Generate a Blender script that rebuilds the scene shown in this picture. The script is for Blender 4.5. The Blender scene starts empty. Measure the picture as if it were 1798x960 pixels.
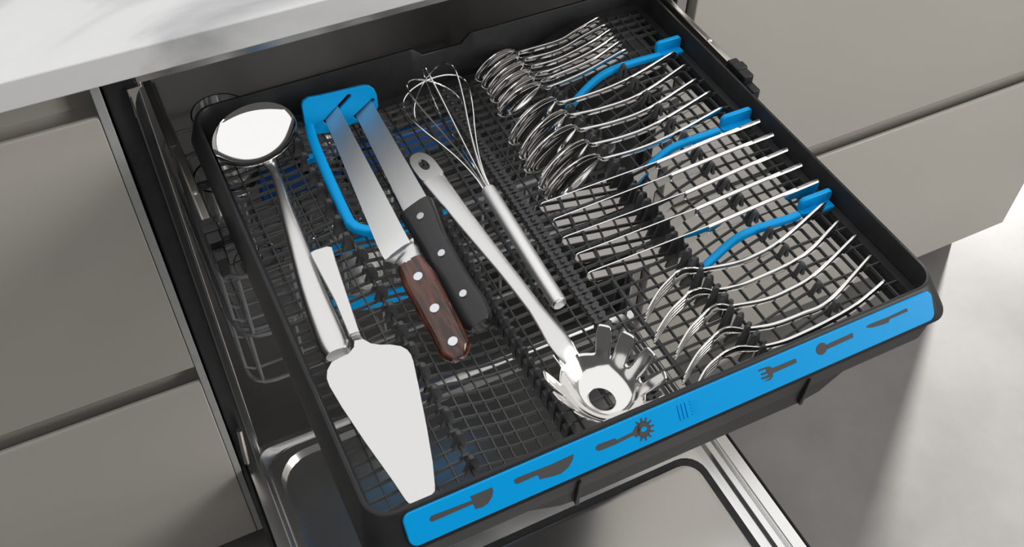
import bpy, bmesh, math, random
import numpy as np
from mathutils import Vector, Matrix
random.seed(7)
S = bpy.context.scene
COL = S.collection

# ------------------------------------------------------------------ camera
F = 1769.067
CAMR = np.array([[0.89706328, -0.44167119, 0.014284], [-0.32591564, -0.68309333, -0.65357669], [0.2984233, 0.58164427, -0.7567255]])
CC = np.array([0.00769274, -0.73547525, 1.4137963])
cd = bpy.data.cameras.new('camera'); cam = bpy.data.objects.new('camera', cd); COL.objects.link(cam)
cd.sensor_width = 36.0; cd.lens = F / 1798 * 36.0; cd.clip_start = 0.02
M = Matrix.Identity(4)
for i in range(3):
    M[i][0] = CAMR[0][i]; M[i][1] = -CAMR[1][i]; M[i][2] = -CAMR[2][i]; M[i][3] = CC[i]
cam.matrix_world = M
S.camera = cam

# ------------------------------------------------------------------ world, lights, exposure
w = bpy.data.worlds.new('world'); S.world = w; w.use_nodes = True
w.node_tree.nodes['Background'].inputs[0].default_value = (1.0, 0.985, 0.96, 1)
w.node_tree.nodes['Background'].inputs[1].default_value = 0.10

def area(name, loc, target, sx, sy, power, col=(1, 1, 1)):
    d = bpy.data.lights.new(name, 'AREA'); d.shape = 'RECTANGLE'; d.size = sx; d.size_y = sy; d.energy = power; d.color = col
    o = bpy.data.objects.new(name, d); COL.objects.link(o); o.location = loc
    o.rotation_euler = (Vector(target) - Vector(loc)).to_track_quat('-Z', 'Y').to_euler()
    return o
area('ceiling_light_offscreen', (-0.2, 0.6, 2.8), (-0.2, 0.6, 0.0), 5.6, 6.2, 108)
area('fill_right_offscreen', (2.55, -1.7, 1.65), (0.9, -0.3, 1.2), 1.6, 1.5, 75, (1, 0.98, 0.95))  # unseen fill light added to brighten the cabinet fronts; no window behind it
sd = bpy.data.lights.new('sun_offscreen', 'SUN'); sd.energy = 27.0; sd.angle = math.radians(5); sd.color = (1, 0.98, 0.96)
so = bpy.data.objects.new('sun_offscreen', sd); COL.objects.link(so)
_el = math.radians(7.0); _sv = Vector((0.783 * math.cos(_el), 0.622 * math.cos(_el), math.sin(_el)))
so.rotation_euler = (-_sv).to_track_quat('-Z', 'Y').to_euler()
S.view_settings.view_transform = 'Standard'; S.view_settings.look = 'None'
S.view_settings.gamma = 1.0; S.view_settings.use_curve_mapping = False
S.view_settings.exposure = 0.0

# ------------------------------------------------------------------ pixel helpers (a pixel gives a direction, z / y / x give the place)
def _dir(u, v): return CAMR.T @ np.array([(u - 899) / F, (v - 480) / F, 1.0])
def PZ(u, v, z): d = _dir(u, v); return Vector(CC + d * ((z - CC[2]) / d[2]))
def PX(u, v, x): d = _dir(u, v); return Vector(CC + d * ((x - CC[0]) / d[0]))
def PY(u, v, y): d = _dir(u, v); return Vector(CC + d * ((y - CC[1]) / d[1]))

# ------------------------------------------------------------------ materials
def mat(name, col, rough=0.5, metal=0.0, spec=0.5, noise=None, bump=None, stretch=(1, 1, 1), coat=0.0, trans=0.0, rvar=0.0):
    m = bpy.data.materials.new(name); m.use_nodes = True; nt = m.node_tree; b = nt.nodes['Principled BSDF']
    b.inputs['Base Color'].default_value = (*col, 1); b.inputs['Roughness'].default_value = rough; b.inputs['Metallic'].default_value = metal
    b.inputs['Specular IOR Level'].default_value = spec; b.inputs['Coat Weight'].default_value = coat
    b.inputs['Transmission Weight'].default_value = trans
    tc = nt.nodes.new('ShaderNodeTexCoord'); mp = nt.nodes.new('ShaderNodeMapping'); mp.inputs['Scale'].default_value = stretch
    nt.links.new(tc.outputs['Object'], mp.inputs[0])
    if noise:
        sc, c2, det, lo, hi = noise
        n = nt.nodes.new('ShaderNodeTexNoise'); n.inputs['Scale'].default_value = sc; n.inputs['Detail'].default_value = det
        nt.links.new(mp.outputs[0], n.inputs['Vector'])
        r = nt.nodes.new('ShaderNodeValToRGB'); r.color_ramp.elements[0].position = lo; r.color_ramp.elements[1].position = hi
        r.color_ramp.elements[0].color = (*col, 1); r.color_ramp.elements[1].color = (*c2, 1)
        nt.links.new(n.outputs['Fac'], r.inputs[0]); nt.links.new(r.outputs[0], b.inputs['Base Color'])
    if bump:
        sc, st, dist = bump
        n = nt.nodes.new('ShaderNodeTexNoise'); n.inputs['Scale'].default_value = sc; n.inputs['Detail'].default_value = 3
        nt.links.new(mp.outputs[0], n.inputs['Vector'])
        bp = nt.nodes.new('ShaderNodeBump'); bp.inputs['Strength'].default_value = st; bp.inputs['Distance'].default_value = dist
        nt.links.new(n.outputs['Fac'], bp.inputs['Height']); nt.links.new(bp.outputs[0], b.inputs['Normal'])
        if rvar:
            mr = nt.nodes.new('ShaderNodeMapRange'); mr.inputs['To Min'].default_value = rough - rvar; mr.inputs['To Max'].default_value = rough + rvar
            nt.links.new(n.outputs['Fac'], mr.inputs[0]); nt.links.new(mr.outputs[0], b.inputs['Roughness'])
    return m
BLACK = mat('black plastic', (0.016, 0.0165, 0.018), 0.42, spec=0.32, noise=(60, (0.024, 0.0245, 0.026), 3, .3, .7), bump=(900, 0.25, 0.0004))
DGREY = mat('dark grey plastic', (0.052, 0.053, 0.055), 0.45, bump=(700, 0.12, 0.0003))
ICON = mat('charcoal print', (0.062, 0.064, 0.067), 0.7)
BLUE = mat('blue plastic', (0.0, 0.35, 0.80), 0.36, spec=0.22, bump=(900, 0.06, 0.0002))
DBLUE = mat('deep blue plastic', (0.0, 0.10, 0.38), 0.4, bump=(600, 0.05, 0.0002))
STEEL = mat('polished steel', (0.80, 0.79, 0.77), 0.10, 1.0, bump=(300, 0.02, 0.0002))
MIRROR = mat('mirror steel', (0.86, 0.85, 0.84), 0.035, 1.0, bump=(120, 0.01, 0.0002))
BRUSH = mat('brushed steel', (0.84, 0.84, 0.83), 0.46, 1.0, bump=(500, 0.35, 0.00025), stretch=(0.12, 3.0, 3.0), rvar=0.06)
SATIN = mat('satin steel', (0.70, 0.695, 0.69), 0.30, 1.0, bump=(700, 0.05, 0.0002), rvar=0.05)
DOORST = mat('stainless door panel', (0.86, 0.85, 0.83), 0.22, 1.0, bump=(400, 0.03, 0.0002))
WOOD = mat('dark red wood', (0.022, 0.005, 0.003), 0.24, noise=(260, (0.17, 0.046, 0.022), 6, .40, .70), bump=(420, 0.15, 0.0003), stretch=(1.0, 0.12, 1.0), coat=0.5)
HANDLE = mat('black knife handle', (0.022, 0.022, 0.023), 0.33, noise=(900, (0.06, 0.06, 0.06), 2, .66, .72), bump=(800, 0.06, 0.0002))
RIVET = mat('rivet aluminium', (0.72, 0.75, 0.78), 0.3, 1.0, bump=(900, 0.1, 0.0002))
FRONT = mat('greige lacquer front', (0.45, 0.428, 0.39), 0.30, noise=(3, (0.465, 0.443, 0.405), 2, .3, .7), bump=(700, 0.04, 0.0003))
PLINTH = mat('dark plinth', (0.10, 0.095, 0.09), 0.5, noise=(30, (0.12, 0.115, 0.11), 3, .3, .7))
EDGE = mat('grey edge band', (0.36, 0.37, 0.36), 0.45, noise=(80, (0.40, 0.41, 0.40), 2, .3, .7))
TUBST = mat('stainless tub', (0.58, 0.57, 0.56), 0.28, 1.0, bump=(400, 0.05, 0.0002))
WIRE = mat('grey coated wire', (0.20, 0.205, 0.215), 0.4, noise=(200, (0.24, 0.245, 0.255), 2, .3, .7))
RAILM = mat('steel rail', (0.62, 0.58, 0.54), 0.28, 1.0, bump=(600, 0.1, 0.0002))
CERAM = mat('white ceramic', (0.75, 0.72, 0.66), 0.12, noise=(20, (0.8, 0.78, 0.72), 2, .3, .7))
GLASS = mat('clear glass', (0.9, 0.92, 0.92), 0.03, trans=1.0, noise=(8, (0.95, 0.96, 0.96), 2, .3, .7))

def marble():
    m = mat('white marble', (0.70, 0.70, 0.70), 0.22); nt = m.node_tree; b = nt.nodes['Principled BSDF']
    tc = [n for n in nt.nodes if n.type == 'TEX_COORD'][0]
    n1 = nt.nodes.new('ShaderNodeTexNoise'); n1.inputs['Scale'].default_value = 5; n1.inputs['Detail'].default_value = 8; n1.inputs['Distortion'].default_value = 0.6
    mp = nt.nodes.new('ShaderNodeMapping'); mp.inputs['Scale'].default_value = (1, 2.2, 1); mp.inputs['Rotation'].default_value = (0, 0, 0.5)
    nt.links.new(tc.outputs['Object'], mp.inputs[0]); nt.links.new(mp.outputs[0], n1.inputs['Vector'])
    r = nt.nodes.new('ShaderNodeValToRGB'); e = r.color_ramp.elements
    e[0].position = .30; e[0].color = (.46, .46, .47, 1); e[1].position = .47; e[1].color = (.76, .76, .76, 1)
    x = e.new(.7); x.color = (.80, .80, .795, 1)
    nt.links.new(n1.outputs['Fac'], r.inputs[0]); nt.links.new(r.outputs[0], b.inputs['Base Color'])
    return m
def concrete():
    m = mat('polished concrete', (0.2, 0.2, 0.2), 0.5); nt = m.node_tree; b = nt.nodes['Principled BSDF']
    tc = [n for n in nt.nodes if n.type == 'TEX_COORD'][0]
    n1 = nt.nodes.new('ShaderNodeTexNoise'); n1.inputs['Scale'].default_value = 3.5; n1.inputs['Detail'].default_value = 9; n1.inputs['Roughness'].default_value = .6
    nt.links.new(tc.outputs['Object'], n1.inputs['Vector'])
    r = nt.nodes.new('ShaderNodeValToRGB'); e = r.color_ramp.elements
    e[0].position = .3; e[0].color = (.165, .158, .150, 1); e[1].position = .72; e[1].color = (.255, .247, .240, 1)
    nt.links.new(n1.outputs['Fac'], r.inputs[0]); nt.links.new(r.outputs[0], b.inputs['Base Color'])
    return m
MARBLE = marble(); CONC = concrete()

# ------------------------------------------------------------------ mesh helpers
class MB:
    def __init__(s): s.v = []; s.f = []
    def add(s, vs, fs):
        o = len(s.v); s.v += [tuple(p) for p in vs]; s.f += [tuple(i + o for i in f) for f in fs]; return s
    def box(s, x0, x1, y0, y1, z0, z1):
        vs = [(x, y, z) for z in (z0, z1) for y in (y0, y1) for x in (x0, x1)]
        return s.add(vs, [(0, 2, 3, 1), (4, 5, 7, 6), (0, 1, 5, 4), (2, 6, 7, 3), (0, 4, 6, 2), (1, 3, 7, 5)])
    def loft(s, rings, cap0=True, cap1=True, closed=False):
        n = len(rings[0]); vs = [p for r in rings for p in r]; fs = []
        m = len(rings)
        for i in range(m if closed else m - 1):
            a = i * n; b = ((i + 1) % m) * n
            for j in range(n): fs.append((a + j, a + (j + 1) % n, b + (j + 1) % n, b + j))
        if not closed:
            if cap0: fs.append(tuple(reversed(range(n))))
            if cap1: fs.append(tuple(range((m - 1) * n, m * n)))
        return s.add(vs, fs)
    def tube(s, pts, r, n=8, closed=False):
        pts = [Vector(p) for p in pts]; m = len(pts); rings = []; prev = None
        for i, p in enumerate(pts):
            if closed: t = pts[(i + 1) % m] - pts[i - 1]
            else: t = pts[min(i + 1, m - 1)] - pts[max(i - 1, 0)]
            t.normalize()
            if prev is None: a = t.orthogonal().normalized()
            else: a = (prev - t * prev.dot(t)).normalized()
            prev = a; b = t.cross(a); rr = r[i] if isinstance(r, (list, tuple)) else r
            rings.append([p + (a * math.cos(k * 2 * math.pi / n) + b * math.sin(k * 2 * math.pi / n)) * rr for k in range(n)])
        return s.loft(rings, closed=closed)
    def prism(s, poly, o, ex, ey, en, t0, t1):
        o, ex, ey, en = Vector(o), Vector(ex), Vector(ey), Vector(en); n = len(poly)
        vs = [o + ex * a + ey * b + en * t0 for a, b in poly] + [o + ex * a + ey * b + en * t1 for a, b in poly]
        fs = [tuple(range(n)), tuple(range(2 * n - 1, n - 1, -1))] + [(j, n + j, n + (j + 1) % n, (j + 1) % n) for j in range(n)]
        return s.add(vs, fs)
    def lathe(s, prof, c, n=32, axis=None):
        c = Vector(c); rings = []
        az = Vector(axis).normalized() if axis is not None else Vector((0, 0, 1)); ax = az.orthogonal().normalized(); ay = az.cross(ax)
        for r, z in prof: rings.append([c + az * z + (ax * math.cos(k * 2 * math.pi / n) + ay * math.sin(k * 2 * math.pi / n)) * r for k in range(n)])
        return s.loft(rings)
    def build(s, name, m, parent=None, smooth=False, bevel=0, solid=0, sub=0, loc=None, edge=40):
        me = bpy.data.meshes.new(name); me.from_pydata(s.v, [], s.f)
        bm = bmesh.new(); bm.from_mesh(me)
        if not solid: bmesh.ops.recalc_face_normals(bm, faces=bm.faces)
        bm.to_mesh(me); bm.free(); me.update()
        me.materials.append(m); o = bpy.data.objects.new(name, me); COL.objects.link(o)
        if parent is not None: o.parent = parent; o.matrix_parent_inverse = pinv(parent)
        if loc is not None: o.location = loc
        if solid: x = o.modifiers.new('s', 'SOLIDIFY'); x.thickness = solid; x.offset = 0
        if bevel: x = o.modifiers.new('b', 'BEVEL'); x.width = bevel; x.segments = 2; x.limit_method = 'ANGLE'; x.angle_limit = math.radians(35)
        if sub: x = o.modifiers.new('u', 'SUBSURF'); x.levels = sub; x.render_levels = sub
        if smooth or sub or bevel:
            for p in me.polygons: p.use_smooth = True
            if not sub:
                bm = bmesh.new(); bm.from_mesh(me)
                for e in bm.edges: e.smooth = not (len(e.link_faces) == 2 and e.calc_face_angle(0) > math.radians(edge))
                bm.to_mesh(me); bm.free()
        return o
def pinv(p):
    m = Matrix.Identity(4); q = p
    while q is not None:
        m = Matrix.Translation(-Vector(q.location)) @ m; q = q.parent
    return m if not PARENT_ZERO else Matrix.Identity(4)
PARENT_ZERO = False
def tag(o, label=None, cat=None, group=None, kind=None):
    if label: o['label'] = label
    if cat: o['category'] = cat
    if group: o['group'] = group
    if kind: o['kind'] = kind
    return o
def thing(name, loc, label, cat, group=None):
    o = bpy.data.objects.new(name, None); COL.objects.link(o); o.location = loc; o.empty_display_size = 0.02
    return tag(o, label, cat, group)
def pinv(p): return Matrix.Translation(-Vector(p.location)) if p.parent is None else Matrix.Identity(4)
def copy_part(o, loc):
    c = o.copy(); COL.objects.link(c); c.location = loc; return c
def smooth_path(P, n):
    P = [Vector(p) for p in P]; Q = [P[0] * 2 - P[1]] + P + [P[-1] * 2 - P[-2]]; out = []
    L = [0]
    for i in range(1, len(P)): L.append(L[-1] + (P[i] - P[i - 1]).length)
    for k in range(n):
        d = L[-1] * k / (n - 1); i = 0
        while i < len(P) - 2 and d > L[i + 1]: i += 1
        t = (d - L[i]) / (L[i + 1] - L[i]); a, b, c, e = Q[i], Q[i + 1], Q[i + 2], Q[i + 3]
        out.append(0.5 * ((2 * b) + (c - a) * t + (2 * a - 5 * b + 4 * c - e) * t * t + (3 * b - a - 3 * c + e) * t ** 3))
    return out
def lerp(xs, ys, x): return float(np.interp(x, xs, ys))

# ================================================================== SETTING
tag(MB().box(-3.0, 4.5, -3.5, 4.5, -0.02, 0.0).build('floor', CONC), kind='structure')

# unseen wall added so its gap limits the low sun to a floor strip
WALLM = mat('painted wall', (0.55, 0.54, 0.52), 0.6, noise=(6, (0.57, 0.56, 0.54), 3, .3, .7))
wr = MB()
for y0_, y1_, z0_, z1_ in ((-3.5, .50, 0, 2.7), (1.45, 4.5, 0, 2.7), (.50, 1.45, 2.1, 2.7)): wr.box(2.6, 2.7, y0_, y1_, z0_, z1_)
tag(wr.build('sun_mask_wall', WALLM), kind='structure')

# base cabinets (fronts at y = 0)
def cabinet(x0, x1, label, strip_right, strip_left):
    t = thing('base_cabinet', ((x0 + x1) / 2, 0.3, 0.0), label, 'cabinet')
    a = x0 + (0.010 if strip_left else 0.0); b = x1 - (0.0085 if strip_right else 0.0)
    MB().box(x0 + .001, x1 - .001, 0.024, 0.58, 0.10, 0.893).build('carcass', FRONT, t)
    MB().box(x0 + .004, x1 - .02, 0.06, 0.56, 0.0, 0.10).build('plinth', PLINTH, t)
    def front(z0, z1):                                   # drawer front whose top is a sloped finger pull
        m = MB(); poly = [(0, z0), (0, z1 - .004), (0.002, z1), (0.006, z1), (0.022, z1 - .022), (0.022, z0)]
        m.prism(poly, (0, 0, 0), (0, 1, 0), (0, 0, 1), (1, 0, 0), a, b)
        return m.build('drawer_front', FRONT, t, bevel=0.0012)
    front(0.10, 0.464); front(0.494, 0.852)
    MB().box(a, b, 0.020, 0.026, 0.464, 0.50).build('grip_channel', FRONT, t)
    MB().box(a, b, 0.022, 0.028, 0.852, 0.893).build('grip_channel', FRONT, t)
    if strip_right: MB().box(b + .0006, x1, 0.0, 0.5, 0.10, 0.893).build('side_panel', EDGE, t, bevel=.0006)
    if strip_left: MB().box(x0, a - .0006, 0.0, 0.5, 0.10, 0.893).build('side_panel', EDGE, t, bevel=.0006)
    return t
cabinet(-1.0, 0.0, 'greige drawer cabinet with a pale side strip, under the marble worktop', True, False)
cabinet(0.6, 1.386, 'greige drawer cabinet beside the tray with blue clips, ending over the sunlit floor', False, False)

ct = MB().box(-1.05, 1.42, -0.02, 0.75, 0.8966, 0.9237).build('countertop', MARBLE, bevel=0.0015)
tag(ct, 'white marble worktop with grey veins above the dishwasher and cabinets', 'countertop')

# ================================================================== DISHWASHER
dw = thing('dishwasher', (0.3, 0.28, 0.10), 'built in dishwasher with black interior and open stainless steel door', 'dishwasher')
MB().box(0.002, 0.030, 0.012, 0.55, 0.20, 0.885).build('side_wall', BLACK, dw, bevel=.002)
MB().box(0.570, 0.598, 0.012, 0.55, 0.20, 0.885).build('side_wall', BLACK, dw, bevel=.002)
MB().box(0.030, 0.570, 0.53, 0.55, 0.20, 0.885).build('back_wall', TUBST, dw)
MB().box(0.030, 0.570, 0.012, 0.53, 0.868, 0.885).build('top_wall', TUBST, dw)
MB().box(0.030, 0.570, 0.04, 0.53, 0.20, 0.215).build('tub_floor', TUBST, dw)
MB().box(0.576, 0.590, 0.004, 0.012, 0.24, 0.88).build('edge_trim', TUBST, dw, bevel=.001)
MB().box(0.0205, 0.022, 0.004, 0.012, 0.22, 0.86).build('edge_trim', DGREY, dw)
MB().box(0.002, 0.598, 0.02, 0.5, 0.0, 0.20).build('base_box', BLACK, dw)
MB().box(0.0295, 0.0312, 0.030, 0.53, 0.21, 0.87).build('tub_liner', TUBST, dw)
MB().box(0.5688, 0.5705, 0.030, 0.53, 0.21, 0.87).build('tub_liner', TUBST, dw)
# gasket corner bracket top left
g = [PY(216, 142, .02), PY(243, 134, .02)] + [PY(*p, .02) for p in ((236, 148), (233, 165), (236, 190), (233, 192), (225, 165))]
c0 = g[0]
MB().prism([((p - c0).x, (p - c0).z) for p in g], c0, (1, 0, 0), (0, 0, 1), (0, 1, 0), -.014, 0.004).build('corner_bracket', RAILM, dw, bevel=.0008)
for k, (u, v) in enumerate(((467, 872), (484, 915))):
    p = PX(u, v, 0.022)
    MB().lathe([(0.0005, .004), (.003, .0034), (.0048, .0018), (.005, 0)], PY(u, v, -0.002) , 12, (0, -1, .3)).build('screw', RAILM, dw, smooth=True)
MB().tube([PY(420, 755, .0), PY(428, 790, .0), PY(434, 812, 0.0)], .0035, 8).build('hinge_arm', RAILM, dw)

# door, opened flat
def rrect(x0, x1, y0, y1, r, z, n=6):
    out = []
    for cx, cy, a0 in ((x1 - r, y1 - r, 0), (x0 + r, y1 - r, 90), (x0 + r, y0 + r, 180), (x1 - r, y0 + r, 270)):
        for k in range(n + 1):
            a = math.radians(a0 + 90 * k / n); out.append(Vector((cx + r * math.cos(a), cy + r * math.sin(a), z)))
    return out
door = MB()
L = []
ZD = 0.26
def dl(ix, iyb, iyf, r, z): L.append(rrect(0.006 + ix, 0.597 - ix, -0.62 + iyf, 0.028 - iyb, r, z))
dl(0, 0, 0, .004, ZD - .034); dl(0, 0, 0, .004, ZD - .004); dl(.003, .003, .003, .004, ZD)
dl(.018, .010, .012, .02, ZD); dl(.0195, .013, .016, .03, ZD - .004); dl(.024, .016, .022, .035, ZD - .006)
dl(.026, .02, .03, .04, ZD - .002); dl(.034, .03, .04, .045, ZD - .002); dl(.037, .036, .044, .045, ZD - .010); dl(.046, .06, .06, .045, ZD - .012)
door.loft(L)
do = door.build('door', DOORST, dw, smooth=True, edge=25)
# raised plate on the door with a flat black band round it
MB().loft([rrect(.06, .548, -.56, -.225, .03, ZD - .012), rrect(.06, .548, -.56, -.225, .03, ZD - .0105)]).build('plate_band', BLACK, do, bevel=.0005)
MB().loft([rrect(.072, .536, -.548, -.237, .024, ZD - .012), rrect(.072, .536, -.548, -.237, .024, ZD - .007), rrect(.075, .533, -.545, -.240, .022, ZD - .006)]).build('plate', DOORST, do, smooth=True, edge=30)
MB().box(0.0012, 0.006, -.62, .02, ZD - .034, ZD + .002).build('door_edge', BLACK, do, bevel=.001)
MB().box(0.597, 0.5995, -.62, .02, ZD - .034, ZD - .001).build('door_edge', BLACK, do, bevel=.001)
MB().box(0.002, 0.598, -.70, -.002, ZD - .060, ZD - .035).build('door_front', FRONT, do, bevel=.002)

# ================================================================== CUTLERY TRAY
X0, X1, Y0, Y1, ZR = 0.0686, 0.5314, -0.4306, 0.0086, 0.8266
tray = thing('cutlery_tray', (0.3, -0.21, 0.775), 'black pull-out cutlery tray with blue front strip and mesh floor', 'tray')
PXS = [.066, .085, .12, .14, .150, .165, .185, .205, .226, .26, .30, .385, .395, .41, .43, .445, .455, .475, .50, .53]
PZS = [.785, .785, .788, .791, .792, .789, .7815, .778, .777, .778, .779, .780, .7825, .790, .799, .805, .8075, .8085, .808, .807]
def mz(x): return lerp(PXS, PZS, x)
# frame: lofted loops of a rounded rectangle, with a notch in the back rim
nx0 = PZ(722, 84, ZR).x; nx1 = PZ(822, 54, ZR).x
def loop(dx, y0, y1, z, r, notch):
    x0, x1 = X0 - dx, X1 + dx; out = []
    for cx, cy, a0 in ((x1 - r, y1 - r, 0), (x0 + r, y1 - r, 90), (x0 + r, y0 + r, 180), (x1 - r, y0 + r, 270)):
        for k in range(9):
            a = math.radians(a0 + 90 * k / 8); out.append(Vector((cx + r * math.cos(a), cy + r * math.sin(a), z)))
        if a0 == 0:
            for q in (nx1 + .004, nx1, nx1 - .010, nx0 + .010, nx0, nx0 - .004):
                low = nx0 < q < nx1
                out.append(Vector((q, y1, min(z, notch) if low else z)))
    return out
NZ = ZR - .0095
fr = MB().loft([loop(-.004, Y0 + .004, Y1 - .004, .776, .014, 9), loop(-.0035, Y0 + .0035, Y1 - .0035, .79, .015, 9),
                loop(0, Y0, Y1, ZR - .001, .017, NZ - .001), loop(.0006, Y0 - .0006, Y1 + .0006, ZR, .0175, NZ), loop(.0028, Y0 - .0024, Y1 + .003, ZR, .019, NZ),
                loop(.0038, Y0 - .0034, Y1 + .004, ZR - .0012, .0195, NZ - .0012), loop(.0105, Y0 - .0195, Y1 + .006, .8030, .017, 9),
                loop(.0108, Y0 - .0200, Y1 + .006, .8010, .017, 9), loop(.0090, Y0 - .0150, Y1 + .005, .7985, .016, 9), loop(.0070, Y0 - .0135, Y1 + .004, .772, .016, 9)], closed=True)
fr.build('frame', BLACK, tray, smooth=True, edge=50)
# ledge round the mesh
led = MB()
bx = np.linspace(X0 + .003, X1 - .003, 40)
for yy0, yy1 in ((Y1 - .012, Y1 - .003), (Y0 + .003, Y0 + .006)):
    led.loft([[Vector((x, yy0, mz(x) - .004)), Vector((x, yy1, mz(x) - .004)), Vector((x, yy1, mz(x) + .002)), Vector((x, yy0, mz(x) + .0005))] for x in bx])
led.box(X1 - .0105, X1 - .003, Y0 + .003, Y1 - .003, .801, .8075)
led.box(X0 + .003, X0 + .006, Y0 + .003, Y1 - .003, .780, .786)
led.build('ledge', BLACK, tray)
# mesh floor: every bar an object
mf = MB()
for x in (.269, .331): mf.box(x - .0012, x + .0012, Y0 + .004, Y1 - .004, mz(x) - .005, mz(x) - .0005)
mfo = mf.build('mesh_floor', DGREY, tray)
xs = np.linspace(X0 + .003, X1 - .004, 46)
cb = MB().loft([[Vector((x, -.0006, mz(x) - .0034)), Vector((x, .0006, mz(x) - .0034)), Vector((x, .0006, mz(x))), Vector((x, -.0006, mz(x)))] for x in xs])
def sub_add(o, parent):
    o.parent = parent; o.matrix_parent_inverse = Matrix.Identity(4)
TL = Vector(tray.location)
YB = [-.4182 + .01075 * i for i in range(39)]
xs2 = np.linspace(X0 + .003, .394, 36)
cs = MB().loft([[Vector((x, -.0006, mz(x) - .0034)), Vector((x, .0006, mz(x) - .0034)), Vector((x, .0006, mz(x))), Vector((x, -.0006, mz(x)))] for x in xs2])
b0 = cb.build('mesh_bar', DGREY); b2 = cs.build('mesh_bar', DGREY)
for o in (b0, b2): o.parent = mfo
b0.location = (0, YB[1], 0); b2.location = (0, YB[0], 0)
for i, y in enumerate(YB):                               # right of the neck comb only every second bar goes on
    if i > 1: copy_part(b0 if (i % 2 == 1 or y > -.05) else b2, (0, y, 0))
lb = MB().box(-.0005, .0005, Y0 + .004, Y1 - .004, -.0036, -.0003)
for j, x in enumerate([.087, .1045, .1225, .136, .161, .1725, .1825, .1925, .2045, .2165, .2405, .2545, .269, .284, .3155, .331, .346, .3615, .374, .4005, .413, .426, .4385, .451, .4635, .4745, .486, .4975, .5115]):
    if j == 0: b1 = lb.build('mesh_bar', DGREY); b1.parent = mfo; b1.location = (x, 0, mz(x))
    else: copy_part(b1, (x, 0, mz(x)))
# teeth
def tooth(name, prof, th, m=DGREY, bevel=.0006):
    return MB().prism(prof, (0, 0, 0), (1, 0, 0), (0, 0, 1), (0, 1, 0), -th / 2, th / 2).build(name, m, tray, bevel=bevel)
def row(proto, pts):
    for i, p in enumerate(pts):
        o = proto if i == 0 else copy_part(proto, (0, 0, 0)); o.location = p
ptall = [(-.007, -.004), (.0045, -.004), (.0052, .005), (.0026, .0142), (.0012, .016), (-.0018, .016), (-.003, .0142), (-.0034, .007)]
XA = .1485
tA = tooth('divider_tooth', ptall, .0042); row(tA, [Vector((XA - (.005 if y > -.19 else 0), y + .001, mz(XA) - (.002 if y > -.19 else 0))) for y in YB[1::2]])
ringp = [(-.0055, -.002), (.0055, -.002), (.0045, .002), (.0025, .0042), (-.0025, .0042), (-.0045, .002)]
tR = tooth('divider_saddle', ringp, .0028); row(tR, [Vector((XA, y, mz(XA))) for y in YB[0::2]])
MB().box(XA - .0012, XA + .0012, Y0 + .004, Y1 - .004, mz(XA) - .004, mz(XA) + .0015).build('divider_spine', DGREY, tray)
XB = .2265
combp = [(-.0045, -.005), (.0045, -.005), (.004, .009), (.0025, .0190), (.0008, .0205), (-.0012, .0205), (-.0026, .0190), (-.0036, .009)]
tB = tooth('comb_tooth', combp, .0026); row(tB, [Vector((XB, y, mz(XB))) for y in YB if not -.0285 < y < -.0125])
tB2 = tooth('comb_web', [(-.003, -.004), (.003, -.004), (.0022, .009), (-.0022, .009)], .0075); row(tB2, [Vector((XB, y + .0054, mz(XB))) for y in YB[:-1]])
# scalloped chain
XC = .3000
def lobe():
    pts = []
    for k in range(32):
        a = 2 * math.pi * k / 32; r = .0060 * (1 + .26 * math.cos(4 * a + math.pi)); pts.append((r * 1.15 * math.cos(a), r * .90 * math.sin(a)))
    return pts
lk = MB().prism(lobe(), (0, 0, 0), (1, 0, 0), (0, 1, 0), (0, 0, 1), -.004, .0032).build('chain_link', DGREY, tray, bevel=.0004)
for i, y in enumerate(YB):
    o = lk if i == 0 else copy_part(lk, (0, 0, 0)); o.location = (XC, y, mz(XC))
bp_ = [(-.0022, 0), (.0022, 0), (.0018, .0022), (.0006, .003), (-.0006, .003), (-.0018, .0022)]
bpo = MB().prism(bp_, (0, 0, 0), (0, 1, 0), (0, 0, 1), (1, 0, 0), -.0016, .0016).build('chain_stud', DGREY, tray, bevel=.0003)
row(bpo, [Vector((XC, y, mz(XC) + .0030)) for y in YB])
# fork/spoon neck comb
XD = .3865
dp = [(-.007, -.006), (.005, -.006), (.0048, .010), (.004, .0225), (.0025, .0250), (.0005, .0252), (-.001, .0235), (-.0024, .012)]
tD = tooth('neck_tooth', dp, .0030)
dp2 = [(-.002, -.004), (.006, -.004), (.0062, .010), (.005, .0165), (.003, .018), (.0008, .0172), (0, .012)]
tD2 = tooth('neck_stub', dp2, .0026)
# handle rest hooks
XE = .4530
ep = [(-.0055, -.002), (-.002, -.002), (.0012, .0085), (.003, -.002), (.0065, -.002), (.0036, .0118), (.0018, .0132), (.0002, .0128), (-.0016, .0105)]
tE = tooth('handle_rest', ep, .0036)

# blue front strip with its symbols
PT = Vector((0, Y0 - .0036, ZR - .0014)); PB = Vector((0, Y0 - .0193, .8040))
ey = (PT - PB).normalized(); en = Vector((0, -1, 0)) - ey * ey.dot(Vector((0, -1, 0))); en.normalize()
H = (PT - PB).length
def rr2(x0, x1, y0, y1, r, n=6):
    return [(p.x, p.y) for p in rrect(x0, x1, y0, y1, r, 0, n)]
pan = MB().prism(rr2(.0855, .5230, .0008, H - .0012, .006), PB, (1, 0, 0), ey, en, -.001, .0016)
pano = pan.build('front_strip', BLUE, tray, bevel=.0007)
def topanel(u, v):
    d = Vector(_dir(u, v)); o = Vector(CC); q = PB + en * .0016
    t = (q - o).dot(en) / d.dot(en); p = o + d * t - PB
    return (p.x, p.dot(ey))
def icon(name, poly, raise_=.00025, m=ICON):
    return MB().prism(poly, PB + en * .0016, (1, 0, 0), ey, en, -.0003, raise_).build(name, m, pano)
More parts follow.
